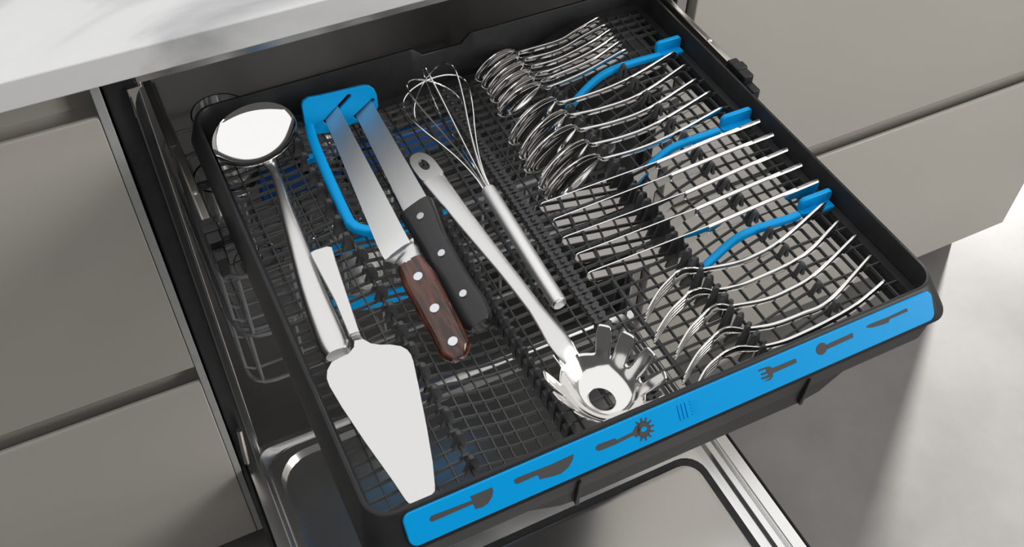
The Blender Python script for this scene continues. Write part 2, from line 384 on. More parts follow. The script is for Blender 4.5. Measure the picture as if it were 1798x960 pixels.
def disc(c, rx, ry=None, n=20): ry = ry or rx; return [(c[0] + rx * math.cos(2 * math.pi * k / n), c[1] + ry * math.sin(2 * math.pi * k / n)) for k in range(n)]
def px_icon(name, pts): return icon(name, [topanel(*p) for p in pts])
px_icon('server_symbol', [(755, 909), (758, 905), (829, 878), (826, 871), (864, 855), (866, 861), (864, 872), (857, 883), (847, 890), (835, 893), (831, 884), (760, 915), (755, 914)])
px_icon('knife_symbol', [(903, 842), (909, 838), (970, 814), (1000, 800), (1007, 797), (1006, 806), (998, 820), (985, 831), (970, 836), (948, 841), (945, 833), (909, 849), (904, 848)])
# pasta spoon symbol: handle, neck, ring with fingers
px_icon('spoon_symbol', [(1046, 785), (1050, 780), (1080, 769), (1083, 772), (1111, 758), (1116, 748), (1121, 744), (1125, 752), (1122, 762), (1118, 768), (1112, 764), (1084, 778), (1080, 780), (1053, 791), (1047, 790)])
c = topanel(1130, 753.5); rx, ry = .0052, .0062
ringo = disc(c, rx, ry, 24); ringi = disc((c[0] + .0004, c[1]), .0026, .0018, 24)
rg = MB(); o0 = PB + en * .0016
vs = [o0 + Vector((1, 0, 0)) * a + ey * b + en * h for h in (-.0003, .00025) for ring in (ringo, ringi) for a, b in ring]
fs = []
for k in range(24):
    k2 = (k + 1) % 24
    fs += [(48 + k, 48 + k2, 72 + k2, 72 + k), (k, k2, 48 + k2, 48 + k), (24 + k, 72 + k, 72 + k2, 24 + k2)]
rg.add(vs, fs)
for k in range(9):
    a = math.radians(-120 + 30 * k); d = Vector((math.cos(a), math.sin(a))); n_ = Vector((-d.y, d.x)); c_ = Vector(c); b_ = c_ + Vector((d.x * rx * .9, d.y * ry * .9)); e_ = c_ + Vector((d.x * (rx + .0032), d.y * (ry + .0024)))
    rg.prism([tuple(b_ + n_ * .0008), tuple(b_ - n_ * .0008), tuple(e_ - n_ * .0006), tuple(e_ + n_ * .0006)], o0, (1, 0, 0), ey, en, -.0003, .00025)
rg.build('spoon_symbol', ICON, pano)
px_icon('fork_symbol', [(1332, 652), (1343, 648), (1346, 649), (1346, 652), (1336, 656), (1337, 659), (1348, 655), (1349, 658), (1337, 663), (1338, 666), (1352, 662), (1353, 663), (1341, 669), (1352, 667), (1357, 661), (1357, 655), (1399, 636), (1397, 629), (1356, 646), (1352, 643), (1345, 644), (1332, 649)])
c = topanel(1442.5, 612); icon('spoon_symbol', disc(c, .0049, .0046)); px_icon('spoon_symbol', [(1450, 606), (1452, 613), (1498, 592), (1497, 584), (1455, 603)])
px_icon('knife_symbol', [(1521, 573), (1527, 569), (1560, 556), (1592, 541), (1594, 546), (1562, 560), (1560, 566), (1545, 571), (1530, 575), (1523, 575)])
# embossed maker's strokes: three upright, five level
def stroke(a, b):
    a, b = Vector(topanel(*a)), Vector(topanel(*b)); d = (b - a).normalized() * .0004; n_ = Vector((-d.y, d.x))
    MB().prism([tuple(a + n_ - d), tuple(a - n_ - d), tuple(b - n_ + d), tuple(b + n_ + d)], PB + en * .0016, (1, 0, 0), ey, en, -.0003, .0006).build('embossed_stroke', BLUE, pano, bevel=.0002)
for k in range(3): stroke((1189.5 + 6.5 * k, 712 - 2.6 * k), (1195.5 + 6.5 * k, 737 - 2.6 * k))
for k in range(5): stroke((1211 + 1.4 * k, 704.5 + 5.6 * k), (1223.5 + 1.4 * k, 699 + 5.6 * k))
# dark bezel round the strip and hanging apron
ap = [(.118, .800), (.150, .790), (.175, .770), (.200, .757), (.212, .7545), (.414, .7505), (.432, .7545), (.455, .774), (.475, .786), (.510, .796), (.51, .800)]
MB().prism(ap, (0, Y0 - .0110, 0), (1, 0, 0), (0, 0, 1), (0, 1, 0), -.002, .002).build('apron', BLACK, tray, bevel=.0008)
for u in ((.2135, .789), (.413, .789)):
    MB().box(u[0] - .0015, u[0] + .0015, Y0 - .016, Y0 - .012, .752, u[1] - .004).build('apron_rib', BLACK, tray, bevel=.0006)

# blue swinging holder arms with flags
def clip(arm, flag, zl):
    P = smooth_path([PZ(u, v, z) for (u, v), z in zip(arm, zl)], 26)
    m = MB(); rings = []
    for i, p in enumerate(P):
        t = (P[min(i + 1, 25)] - P[max(i - 1, 0)]).normalized(); n_ = Vector((-t.y, t.x, 0)).normalized(); up = t.cross(n_) * -1
        if up.z < 0: up = -up
        rings.append([p + n_ * a + up * b for a, b in ((-.0028, -.0034), (.0028, -.0034), (.0033, -.0022), (.0033, .0012), (.0021, .0024), (-.0021, .0024), (-.0033, .0012), (-.0033, -.0022))])
    a = m.loft(rings).build('holder_arm', BLUE, tray, smooth=True, edge=60)
    # flag: upright plate with a foot
    fx0, fx1, fy, fz0, fz1 = flag
    poly = rr2(0, fx1 - fx0, 0, fz1 - fz0, .0045)
    k = len(poly) // 4
    MB().prism(poly, (fx0, fy, fz0), (1, 0, 0), (0, 0, 1), (0, 1, 0), -.0022, .0022).build('holder_flag', BLUE, tray, bevel=.001)
    MB().prism([(0, 0), (.008, -.0005), (.02, .0008), (fx1 - fx0 - .001, .0008), (fx1 - fx0 - .001, -.010), (.018, -.010), (.008, -.008), (0, -.006)], (fx0, fy, fz0), (1, 0, 0), (0, 1, 0), (0, 0, 1), -.001, .003).build('holder_foot', BLUE, tray, bevel=.0008)
def flag_at(u0, v0, u1, v1, zb=.8075, zt=.822):
    a = PZ(u0, v0, zb); b = PX(u1, v1, .5265)
    return (a.x, .5268, a.y, zb, zt)
clip([(996, 192), (1012, 174), (1040, 145), (1068, 125), (1100, 113), (1130, 104), (1158, 97)], flag_at(1149, 96, 0, 0), [.790, .796, .804, .811, .8135, .8145, .8145])
clip([(1110, 325), (1140, 292), (1172, 264), (1200, 250), (1230, 240), (1262, 229)], flag_at(1263, 226, 0, 0), [.790, .798, .807, .812, .8145, .8145])
clip([(1232, 472), (1258, 448), (1285, 424), (1312, 408), (1350, 394), (1380, 385), (1402, 377)], flag_at(1399, 372, 0, 0), [.790, .796, .804, .811, .8135, .8145, .8145])

# telescopic rails
def rail(x0, x1, ya, yb, z0, z1, capy, label, sx):
    r = thing('slide_rail', ((x0 + x1) / 2, (ya + yb) / 2, z0), label, 'rail')
    MB().box(x0, x1, ya, yb, z0, z1).build('channel', RAILM, r, bevel=.0012)
    MB().box(x0 + sx * .003, x1 + sx * .003, yb - .10, .50, z0 - .001, z1 + .001).build('outer_channel', DGREY, r, bevel=.0012)
    MB().lathe([(.0002, .0012), (.002, .001), (.0028, 0)], ((x0 + x1) / 2, ya + .047, z1), 12).build('rivet', RIVET, r, smooth=True)
    m = MB().box(x0 - .002, x1 + .002, capy - .016, capy + .014, z0 - .012, z1 + .003)
    m.box(x0 - .001, x1 + .001, capy - .030, capy - .016, z0 - .014, z1 - .004)
    m.box(x0 - .003, x1 + .003, capy - .004, capy + .006, z0 - .010, z1 + .0045)
    m.build('end_stop', BLACK, r, bevel=.0012)
    return r
rail(.0410, .0485, -.112, .10, .790, .801, -.116, 'steel slide rail with black end stop beside the ladle side of the tray', -1)
rail(.5470, .5535, -.138, .10, .808, .8195, -.142, 'steel slide rail with black end stop beside the blue clips', 1)
for y in (-.045, -.118):
    MB().box(.049, .062, y - .003, y + .003, .785, .791).build('rail_pin', BLACK, tray, bevel=.001)
    MB().box(.5375, .5475, y - .003, y + .003, .785, .791).build('rail_pin', BLACK, tray, bevel=.001)

# ================================================================== FLATWARE (on edge in the right half)
def strip_sweep(m, path, zt, hw, th, end_round=True):
    """flat bar on edge: path is the top edge (pixel+z already 3D), hw full height below the top edge, th thickness"""
    n = len(path); rings = []
    for i, p in enumerate(path):
        t = path[min(i + 1, n - 1)] - path[max(i - 1, 0)]; t.z = 0; t.normalize(); nn = Vector((-t.y, t.x, 0))
        h = hw[i]; c = p - Vector((0, 0, h / 2)); a, b = th[i] / 2, h / 2; k = min(a, b) * .45
        rings.append([c + nn * u + Vector((0, 0, v)) for u, v in ((-a, -b + k), (-a + k, -b), (a - k, -b), (a, -b + k), (a, b - k), (a - k, b), (-a + k, b), (-a, b - k))])
    m.loft(rings)
def handle_mesh(pts, zs, prof_h, prof_t, n=34):
    P = smooth_path([PZ(u, v, z) for (u, v), z in zip(pts, zs)], n); hs = []; ts = []
    for i in range(n):
        s = i / (n - 1); h = lerp(*prof_h, s)
        e = (1 - s) * (P[-1] - P[0]).length
        if e < .007: h *= math.sqrt(max(.05, 1 - (1 - e / .007) ** 2))
        hs.append(h); ts.append(lerp(*prof_t, s))
    m = MB()
    # keep centre line when the end rounds
    full = [lerp(*prof_h, i / (n - 1)) for i in range(n)]
    P2 = [p - Vector((0, 0, (f - h) / 2)) for p, f, h in zip(P, full, hs)]
    strip_sweep(m, P2, None, hs, ts); return m, P
def spoon(tip, neck, hpts, W, zc, ztop, label, cat, group, name, dep):
    N = PZ(*neck, zc + .0022); T = PZ(*tip, zc - .002)
    o = thing(name, ((N.x + T.x) / 2, (N.y + T.y) / 2, zc - W), label, cat, group)
    ax = N - T; nn = Vector((-ax.y, ax.x, 0)).normalized()
    if nn.y < 0: nn = -nn
    m = MB(); NS, NV = 22, 12; vs = []
    for i in range(NS + 1):
        s = .5 - .5 * math.cos(math.pi * i / NS)
        wd = W * (math.sin(math.pi * min(1, s ** .92)) ** .62) * (1.04 - .12 * s) if 0 < s < 1 else 0
        wd = max(wd, .0008 if s < .5 else .0022)
        prof = 4 * s * (1 - s)
        for j in range(NV + 1):
            v = -1 + 2 * j / NV
            off = dep * (prof ** .8) * (1 - v * v) - .10 * ax.length * (prof * .55)
            vs.append(T + ax * s + Vector((0, 0, v * wd)) + nn * (off + dep * .15 * prof))
    fs = [(i * (NV + 1) + j, i * (NV + 1) + j + 1, (i + 1) * (NV + 1) + j + 1, (i + 1) * (NV + 1) + j) for i in range(NS) for j in range(NV)]
    m.add(vs, fs); b = m.build('bowl', MIRROR, o, smooth=True, solid=.0016)
    x = b.modifiers.new('u', 'SUBSURF'); x.levels = 1; x.render_levels = 1
    n = len(hpts); zs = [lerp([0, .1, 1], [zc + .0022 + .0022, ztop[0], ztop[1]], k / n) for k in range(n + 1)]
    hm, P = handle_mesh([neck] + hpts, zs, ([0, .12, .45, .85, 1], [.0044, .0050, .0062, .0105, .0105]), ([0, .1, 1], [.0022, .003, .0020]))
    hm.build('handle', STEEL, o, smooth=True, edge=75)
    return o
TS = [((834.8, 137), (902.5, 89.5), [(919.5, 86.5), (980, 69), (1011, 51), (1055, 25)]),
      ((845.8, 150), (911.5, 99.8), [(929.5, 99), (980, 85.6), (1024, 61), (1067, 38)]),
      ((855.6, 161.5), (920.8, 112), [(939, 112), (980, 101), (1030, 76), (1077, 45.5)]),
      ((861.4, 174), (931, 125.6), [(948, 125), (980, 116), (1035, 90), (1084, 58)]),
      ((874, 188), (939.5, 137), [(957, 136), (980, 128), (1040, 102), (1093, 66.5)]),
      ((874.7, 199), (949, 148.3), [(967.7, 149), (1017.5, 129), (1060, 106), (1103, 81)])]
ORD = ['first', 'second', 'third', 'fourth', 'fifth', 'sixth']
for k, (tip, neck, h) in enumerate(TS):
    lab = ['small polished steel teaspoon standing on edge right against the tray back wall', 'second small steel teaspoon from the tray back wall', 'third small steel teaspoon from the tray back wall',
           'fourth small steel teaspoon from the tray back wall', 'fifth small steel teaspoon from the tray back wall', 'small steel teaspoon next to the big spoons, its whole bowl in view'][k]
    spoon(tip, neck, h, .0142, .7945, (.8020, .8214), lab, 'teaspoon', 'teaspoons by the tray back wall', 'teaspoon', .0080)
SP = [((893.5, 247), (977, 174.6), [(987, 176.7), (1040, 162), (1103, 136), (1188, 86)]),
      ((912, 273), (995.6, 196.5), [(1006, 199), (1060, 187), (1125, 162.5), (1208, 108)]),
      ((920.6, 296), (1013, 222.5), [(1025, 224), (1080, 211), (1140, 187.5), (1227, 133)]),
      ((945.6, 326), (1034, 248.5), [(1045, 250), (1100, 236), (1156, 212.5), (1252, 155)]),
      ((957, 345), (1054, 274.6), [(1065, 275), (1125, 258), (1187, 231), (1274, 183)])]
for k, (tip, neck, h) in enumerate(SP):
    lab = ['large steel tablespoon next to the last teaspoon', 'second large steel tablespoon after the teaspoons', 'middle one of the five large steel tablespoons', 'large steel tablespoon two places from the table knives', 'large steel tablespoon next to the table knives'][k]
    spoon(tip, neck, h, .0192, .7990, (.8055, .8215), lab, 'spoon', 'tablespoons between teaspoons and knives', 'tablespoon', .0100)

def table_knife(tip, mid, end, label):
    zt, zm, ze = .8005, .8162, .8280
    A, B, C = PZ(*tip, zt), PZ(*mid, zm), PZ(*end, ze)
    o = thing('table_knife', tuple((A + C) / 2 - Vector((0, 0, .02))), label, 'knife', 'table knives standing on edge')
    d = (C - A); d.z = 0; d.normalize(); nn = Vector((-d.y, d.x, 0))
    def side(pts, th, name, m, bev):
        L_ = (B - A).length
        mm = MB(); n = len(pts)
        mm.add([p + nn * th / 2 for p in pts] + [p - nn * th / 2 for p in pts], [tuple(range(n)), tuple(range(2 * n - 1, n - 1, -1))] + [(j, n + j, n + (j + 1) % n, (j + 1) % n) for j in range(n)])
        return mm.build(name, m, o, bevel=bev)
    Z = Vector((0, 0, 1)); ab = B - A; bc = C - B
    bl = [A + ab * .0 - Z * .0045, A + ab * .012 - Z * .001, A + ab * .03, B, B - Z * .0085, A + ab * .90 - Z * .0105, A + ab * .82 - Z * .0190, A + ab * .30 - Z * .0195, A + ab * .10 - Z * .0165, A + ab * .03 - Z * .011]
    side(bl, .0013, 'blade', MIRROR, .0003)
    hp = [B - bc * .02, B + bc * .5 + Z * .0004, C - bc * .03, C - Z * .002, C - Z * .010, C - bc * .03 - Z * .0145, B + bc * .6 - Z * .0135, B + bc * .2 - Z * .0105, B - bc * .02 - Z * .0085]
    side(hp, .0046, 'handle', MIRROR, .0014)
    return o
KN = [((947, 357.5), (1156, 282.5), (1337, 208)), ((969, 385.6), (1181, 304), (1361, 232)), ((986, 417), (1206, 336), (1386, 258)), ((1009, 446.6), (1225, 364), (1411, 285)), ((1030, 479), (1247, 395), (1440, 313))]
for k, a in enumerate(KN):
    table_knife(*a, ['steel table knife next to the large spoons', 'second steel table knife from the large spoons', 'middle one of the five steel table knives', 'fourth steel table knife from the large spoons', 'steel table knife next to the forks, reflecting a blue arm'][k])

def fork(pts, label):
    """pts: tine tip, root bend, neck top, neck end, then the handle"""
    n = len(pts); zs = [.8020, .8025, .7990, .7965] + list(np.interp(np.linspace(.15, 1, n - 4), [0, .6, 1], [.7965, .8172, .8232]))
    P = [PZ(u, v, z) for (u, v), z in zip(pts, zs)]
    o = thing('dinner_fork', tuple((P[0] + P[-1]) / 2 - Vector((0, 0, .02))), label, 'fork', 'forks standing on edge')
    tp = smooth_path([P[0], (P[0] + P[1]) / 2 + (P[1] - P[0]).normalized().cross(Vector((0, 0, 1))) * -.0022, P[1]], 10)
    for k in range(4):
        m = MB(); off = Vector((0, 0, -.0046 * k))
        q = [p + off for p in tp]; q[0] = q[0] + (tp[0] - tp[2]) * (-.12 if k in (0, 3) else 0)
        strip_sweep(m, q, None, [.0018] + [.0030] * 9, [.0012, .0016] + [.002] * 8); m.build('tine', STEEL, o, smooth=True, edge=75)
    hp = smooth_path([P[1] + (P[0] - P[1]) * .10, P[1], P[2], P[3]] , 14)
    m = MB(); hs = [lerp([0, .25, .7, 1], [.0168, .0168, .0085, .0052], i / 13) for i in range(14)]
    top = [lerp([0, .25, .7, 1], [0, 0, .0058, .0075], i / 13) for i in range(14)]
    base = [P[1].z - t for t in top]
    hp = [Vector((p.x, p.y, lerp([0, .25, .7, 1], [P[1].z, P[1].z, P[2].z, P[3].z], i / 13))) for i, p in enumerate(hp)]
    strip_sweep(m, hp, None, hs, [.0022] * 14); m.build('head', STEEL, o, smooth=True, edge=75)
    Q = P[3:]; q = smooth_path(Q, 34); hs = []
    q2 = []
    for i, p in enumerate(q):
        s = i / 33; h = lerp([0, .12, .5, .88, 1], [.0052, .0055, .0075, .0125, .0120], s); e = (1 - s) * (q[-1] - q[0]).length; f = h
        if e < .007: h *= math.sqrt(max(.05, 1 - (1 - e / .007) ** 2))
        hs.append(h); q2.append(p - Vector((0, 0, (f - h) / 2)))
    m = MB(); strip_sweep(m, q2, None, hs, [lerp([0, .2, 1], [.0022, .0034, .0022], i / 33) for i in range(34)]); m.build('handle', STEEL, o, smooth=True, edge=75)
    return o
FK = [[(1135.4, 546), (1188, 476), (1208, 470), (1231.6, 471), (1284, 461), (1322, 448), (1371, 420), (1453, 349)],
      [(1151.4, 584), (1211, 511), (1231.6, 505.5), (1250.6, 508), (1284, 502), (1328, 487.5), (1412.5, 445), (1478, 380)],
      [(1189, 613), (1243, 543), (1261, 533.5), (1284, 535.6), (1342, 524), (1385, 507), (1433, 478), (1509, 405)],
      [(1202.4, 657), (1258, 584), (1278, 574), (1304.5, 576), (1357, 567.6), (1410, 548), (1458, 524), (1535, 440)],
      [(1225, 672), (1268, 620), (1296, 608.5), (1332, 608), (1373, 598), (1410, 583), (1455, 561), (1500, 535), (1535, 507), (1559, 485)]]
for k, a in enumerate(FK):
    fork(a, ['steel dinner fork next to a blue arm and the table knives', 'second steel dinner fork from the table knives', 'middle one of the five steel dinner forks', 'fourth steel dinner fork from the table knives', 'steel dinner fork right behind the blue front strip'][k])

# the combs: each tooth stands beside the piece it holds, never in it
bpy.context.view_layer.update()
FLAT = []
for o in bpy.data.objects:
    if o.type == 'MESH' and o.parent and o.parent.name.split('.')[0] in ('teaspoon', 'tablespoon', 'table_knife', 'dinner_fork'):
        mw = o.matrix_world; vw = [mw @ v.co for v in o.data.vertices]
        FLAT.append([(vw[e.vertices[0]], vw[e.vertices[1]]) for e in o.data.edges])
def spans(x0, x1, z1):
    out = []
    for eds_ in FLAT:
        ys = []
        for a, b in eds_:
            for k in range(9):
                q = a.lerp(b, k / 8)
                if x0 <= q.x <= x1 and q.z <= z1: ys.append(q.y)
        if ys: out.append((min(ys), max(ys)))
    return out
def clear_row(proto, x, z, xa, xb, hgt, th, ys):
    sp = spans(x + xa, x + xb, z + hgt); pts = []
    for y in ys:
        for _ in range(4):
            for a, b in sp:
                if a - th / 2 < y < b + th / 2: y = a - th / 2 - .0002 if y - a < b - y else b + th / 2 + .0002
        if not any(a - th / 2 < y < b + th / 2 for a, b in sp): pts.append(Vector((x, y, z)))
    row(proto, pts)
clear_row(tD, XD, mz(XD), -.007, .005, .0252, .0030, [y + .0042 for y in YB[:-1]])
clear_row(tD2, XD + .006, mz(XD), -.002, .0062, .018, .0026, [y - .001 for y in YB[1:]])
clear_row(tE, XE, mz(XE), -.0055, .0065, .0132, .0036, [y - .0035 for y in YB[1::2] if y < -.075])

# ================================================================== LADLE
zc = .8170
C = PZ(445, 236, zc)
lad = thing('ladle', (C.x, C.y, zc - .022), 'polished steel ladle with an oval tilted bowl and a broad tapering handle', 'ladle')  # bowl made oval and tilted forward so it mirrors the bright ceiling
lx = Vector((.97, .24, 0)).normalized()                  # long axis of the oval bowl
ln_ = Vector((-.15, -.55, 1)); ln_ = (ln_ - lx * ln_.dot(lx) * .6).normalized(); lx = (lx - ln_ * lx.dot(ln_)).normalized(); ly = ln_.cross(lx)
NA = 56; rings_i = []; rings_o = []
for k in range(0, 17):
    r = max(.003, k / 16); ri = []; ro = []
    for j in range(NA):
        a = 2 * math.pi * j / NA; lip = .5 + .5 * math.cos(a + math.radians(72)); lip = .12 + .88 * lip ** 1.2  # uneven lip shapes a dark reflected crescent into the near side
        z_ = -.0062 * (1 - r ** (1.9 + 7.0 * lip))
        q = C + lx * (.0012 + .0388 * r * math.cos(a)) + ly * (.0275 * r * math.sin(a)) + ln_ * z_
        ri.append(q); ro.append(q - ln_ * .0013 + (q - C).normalized() * .0006)
    rings_i.append(ri); rings_o.append(ro)
MB().loft(rings_i + list(reversed(rings_o))).build('bowl', MIRROR, lad, smooth=True, edge=65)
hp = smooth_path([PZ(470, 281, .800), PZ(480, 297, .801), PZ(489, 320, .806), PZ(503, 368, .809), PZ(523, 430, .809), PZ(553, 520, .805), PZ(594, 622, .800)], 40)
rings = []
for i, p in enumerate(hp):
    s = i / 39; t = (hp[min(i + 1, 39)] - hp[max(i - 1, 0)]).normalized(); sd_ = t.cross(Vector((0, 0, 1))).normalized(); up = sd_.cross(t)
    wd = lerp([0, .06, .12, .3, .6, .93, .985, 1], [.0075, .0042, .0036, .0052, .0085, .0122, .0118, .0095], s); hgt = lerp([0, .1, .3, .6, 1], [.0018, .003, .0045, .006, .0075], s)
    ring = []
    for k in range(16):
        a = 2 * math.pi * k / 16; ca, sa = math.cos(a), math.sin(a)
        ring.append(p + sd_ * (wd * math.copysign(abs(ca) ** .8, ca)) + up * (hgt * math.copysign(abs(sa) ** .95, sa)))
    rings.append(ring)
MB().loft(rings).build('handle', SATIN, lad, smooth=True, edge=60)

# ================================================================== CAKE SERVER
sv = thing('cake_server', tuple(PZ(660, 720, .79)), 'brushed steel cake server with a broad tapering blade lying by the ladle handle', 'cake server')
def svz(v): return lerp([590, 640, 890], [.8105, .8095, .7965], v)
outl = [(622, 597), (638, 594.5), (651, 602), (668, 604.5), (685, 604), (704, 607), (715, 613), (722, 622), (726, 633), (736, 680), (749, 745), (760, 810), (764, 850), (764, 862), (758, 869), (740, 877), (726, 884), (718, 884), (712, 878), (690, 845), (640, 775), (600, 715), (578, 678), (573, 664), (574, 650), (582, 635), (597, 627), (612, 620), (621, 609)]
top = [PZ(u, v, svz(v)) for u, v in outl]; n = len(top); cen = sum(top, Vector()) / n
m = MB(); m.add([p for p in top] + [p - Vector((0, 0, .0013)) for p in top], [tuple(range(n)), tuple(range(2 * n - 1, n - 1, -1))] + [(j, n + j, n + (j + 1) % n, (j + 1) % n) for j in range(n)])
m.build('blade', SATIN, sv, bevel=.0003)
hq = [PZ(544, 443, .8155), PZ(552, 438.5, .8155), PZ(574, 431.5, .8155), PZ(583, 433, .8155), PZ(590, 458, .8155), PZ(631, 581, .8135), PZ(613, 587, .8135), PZ(588, 527, .8145), PZ(548, 452, .8155)]
n = len(hq); m = MB(); m.add(hq + [p - Vector((0, 0, .004)) for p in hq], [tuple(range(n)), tuple(range(2 * n - 1, n - 1, -1))] + [(j, n + j, n + (j + 1) % n, (j + 1) % n) for j in range(n)])
m.build('handle', SATIN, sv, bevel=.0006)
nk = [[PZ(614, 586, .808), PZ(630, 580, .808)], [PZ(617, 593, .804), PZ(633, 587, .804)], [PZ(622, 600, .8085), PZ(638, 596, .8085)], [PZ(628, 612, .808), PZ(648, 606, .808)]]
MB().loft([[a, b, b - Vector((0, 0, .0018)), a - Vector((0, 0, .0018))] for a, b in nk]).build('neck', SATIN, sv, smooth=True, edge=50)

# ================================================================== KNIFE HOLDER
kh = thing('knife_holder', (.175, -.02, .785), 'bright blue plastic knife holder with slanted slots gripping two knife blades', 'knife holder')
yp = -.020
def onp(u, v): 
    # plate leans back: plane through (y=yp, z=.79) tilting away
    d = Vector(_dir(u, v)); o = Vector(CC); q = Vector((0, yp, .790)); nrm = Vector((0, -1, .32)).normalized()
    t = (q - o).dot(nrm) / d.dot(nrm); return o + d * t
nrm = Vector((0, -1, .32)).normalized(); pe = Vector((1, 0, 0)); pu = nrm.cross(pe).normalized()
if pu.z < 0: pu = -pu
O = Vector((0, yp, .79))
def loc2(u, v): p = onp(u, v) - O; return (p.dot(pe), p.dot(pu))
po = [(540, 237), (534, 215), (529, 185), (531, 177), (540, 170.5), (560, 167), (635, 149.5), (647, 149), (656, 155), (661, 166), (663, 186), (656, 203), (620, 216), (575, 232)]
pol = [loc2(*p) for p in po]
slots = [((569, 214), (612, 167)), ((622, 205.5), (654, 174.5))]
bmh = bmesh.new()
def edge_loop(pts2):
    vv = [bmh.verts.new(O + pe * a + pu * b) for a, b in pts2]
    return [bmh.edges.new((vv[i], vv[(i + 1) % len(vv)])) for i in range(len(vv))]
eds = edge_loop(pol)
for a, b in slots:                                       # real slots cut through the plate
    A = Vector(loc2(*a)); B = Vector(loc2(*b)); d = (B - A).normalized(); nn = Vector((-d.y, d.x)); h = .0020
    eds += edge_loop([tuple(q) for q in (A + nn * h, B + nn * h, B + nn * h * .4 + d * h * .7, B - nn * h * .4 + d * h * .7, B - nn * h, A - nn * h)])
bmesh.ops.triangle_fill(bmh, use_beauty=True, use_dissolve=False, edges=eds)
bmesh.ops.recalc_face_normals(bmh, faces=bmh.faces)
me = bpy.data.meshes.new('plate'); bmh.to_mesh(me); bmh.free()
me.materials.append(BLUE)
pl = bpy.data.objects.new('plate', me); COL.objects.link(pl); pl.parent = kh; pl.matrix_parent_inverse = pinv(kh)
x = pl.modifiers.new('s', 'SOLIDIFY'); x.thickness = .0045; x.offset = 0
x = pl.modifiers.new('b', 'BEVEL'); x.width = .0012; x.segments = 2; x.limit_method = 'ANGLE'
# side rail and front bar
def barsweep(name, pts, zs, hw, hh):
    P = smooth_path([PZ(u, v, z) for (u, v), z in zip(pts, zs)], 22); rings = []
    for i, p in enumerate(P):
        t = (P[min(i + 1, 21)] - P[max(i - 1, 0)]).normalized(); sd_ = t.cross(Vector((0, 0, 1))).normalized(); up = sd_.cross(t)
        rings.append([p + sd_ * a + up * b for a, b in ((-hw, -hh), (hw, -hh), (hw, hh * .5), (hw * .6, hh), (-hw * .6, hh), (-hw, hh * .5))])
    return MB().loft(rings).build(name, BLUE, kh, smooth=True, edge=60)
barsweep('side_rail', [(543, 222), (552, 252), (572, 300), (590, 340), (608, 378), (616, 392), (630, 401), (655, 405), (672, 404)], [.804, .8035, .802, .801, .801, .801, .800, .7965, .7940], .0042, .0035)
barsweep('side_rail', [(637, 192), (649, 222), (669, 268), (691, 318), (712, 362)], [.7885, .787, .7865, .786, .7855], .0035, .003)
MB().box(-.006, .004, -.003, .003, -.004, .003).build('clip_tab', BLUE, kh, bevel=.0008, loc=None).location = PZ(549, 277, .797)

# ================================================================== KITCHEN KNIVES
def kitchen_knife(name, label, edge, spine, hpath, hz, hw, hth, hm, rivets, bolster, blade_m):
    E = [onp(u, v) if z is None else PZ(u, v, z) for u, v, z in edge]; Sx = [onp(u, v) if z is None else PZ(u, v, z) for u, v, z in spine]
    de = (E[0] - E[-1]).normalized(); ds = (Sx[0] - Sx[-1]).normalized(); dn = (Sx[0] - E[0])
    E = [Sx[0] + ds * .0125 - dn * .03, E[0] + de * .005 + dn * .16] + E; Sx = [Sx[0] + ds * .0125, Sx[0] + ds * .006] + Sx
    o = thing(name, tuple(E[-1]), label, 'knife')
    B = (Sx[-1] - E[-1]); T = (Sx[-1] - Sx[0]).normalized(); B = (B - T * B.dot(T)).normalized(); Nn = T.cross(B)
    if Nn.z < 0: Nn = -Nn
    m = MB(); rings = []
    for e, s in zip(E, Sx):
        q = e.lerp(s, .55); rings.append([e + Nn * .0002, q + Nn * .0008, s + Nn * .0011, s - Nn * .0011, q - Nn * .0008, e - Nn * .0002])
    m.loft(rings); m.build('blade', blade_m, o, smooth=True, edge=30)
    P = smooth_path([PZ(u, v, z) for (u, v), z in zip(hpath, hz)], 36); rings = []
    for i, p in enumerate(P):
        s = i / 35; t = (P[min(i + 1, 35)] - P[max(i - 1, 0)]).normalized(); b = (B - t * B.dot(t)).normalized(); nn = t.cross(b)
        if nn.z < 0: nn = -nn
        wd = lerp(*hw, s); th = lerp(*hth, s); ring = []
        for k in range(20):
            a = 2 * math.pi * k / 20; ca, sa = math.cos(a), math.sin(a)
            ring.append(p + b * (wd * math.copysign(abs(ca) ** .62, ca)) + nn * (th * math.copysign(abs(sa) ** .62, sa)))
        rings.append(ring)
    MB().loft(rings).build('handle', hm, o, smooth=True, edge=50)
    # flat tang edge
    for u, v, r in rivets:
        best = min(P, key=lambda p: (Vector(PZ(u, v, p.z)) - p).length); i = P.index(best); s = i / 35
        c = PZ(u, v, best.z + lerp(*hth, s) * Nn.z * 1.0)
        d = Vector(_dir(u, v)); q = best + Nn * (lerp(*hth, s) - .0004); t_ = (q - Vector(CC)).dot(Nn) / d.dot(Nn); c = Vector(CC) + d * t_
        MB().lathe([(r, -.003), (r, .0004), (r * .93, .0006), (.0002, .0006)], c, 20, Nn).build('rivet', RIVET, o, smooth=True, edge=15)
    if bolster:
        Pb = smooth_path([PZ(u, v, z) for u, v, z, _, _ in bolster], 14); rings = []
        for i, p in enumerate(Pb):
            s = i / 13; t = (Pb[min(i + 1, 13)] - Pb[max(i - 1, 0)]).normalized(); b = (B - t * B.dot(t)).normalized(); nn = t.cross(b)
            wd = lerp(np.linspace(0, 1, len(bolster)), [q[3] for q in bolster], s); th = lerp(np.linspace(0, 1, len(bolster)), [q[4] for q in bolster], s)
            rings.append([p + b * wd * math.cos(2 * math.pi * k / 18) + nn * th * math.sin(2 * math.pi * k / 18) for k in range(18)])
        MB().loft(rings).build('bolster', SATIN, o, smooth=True, edge=50)
    return o
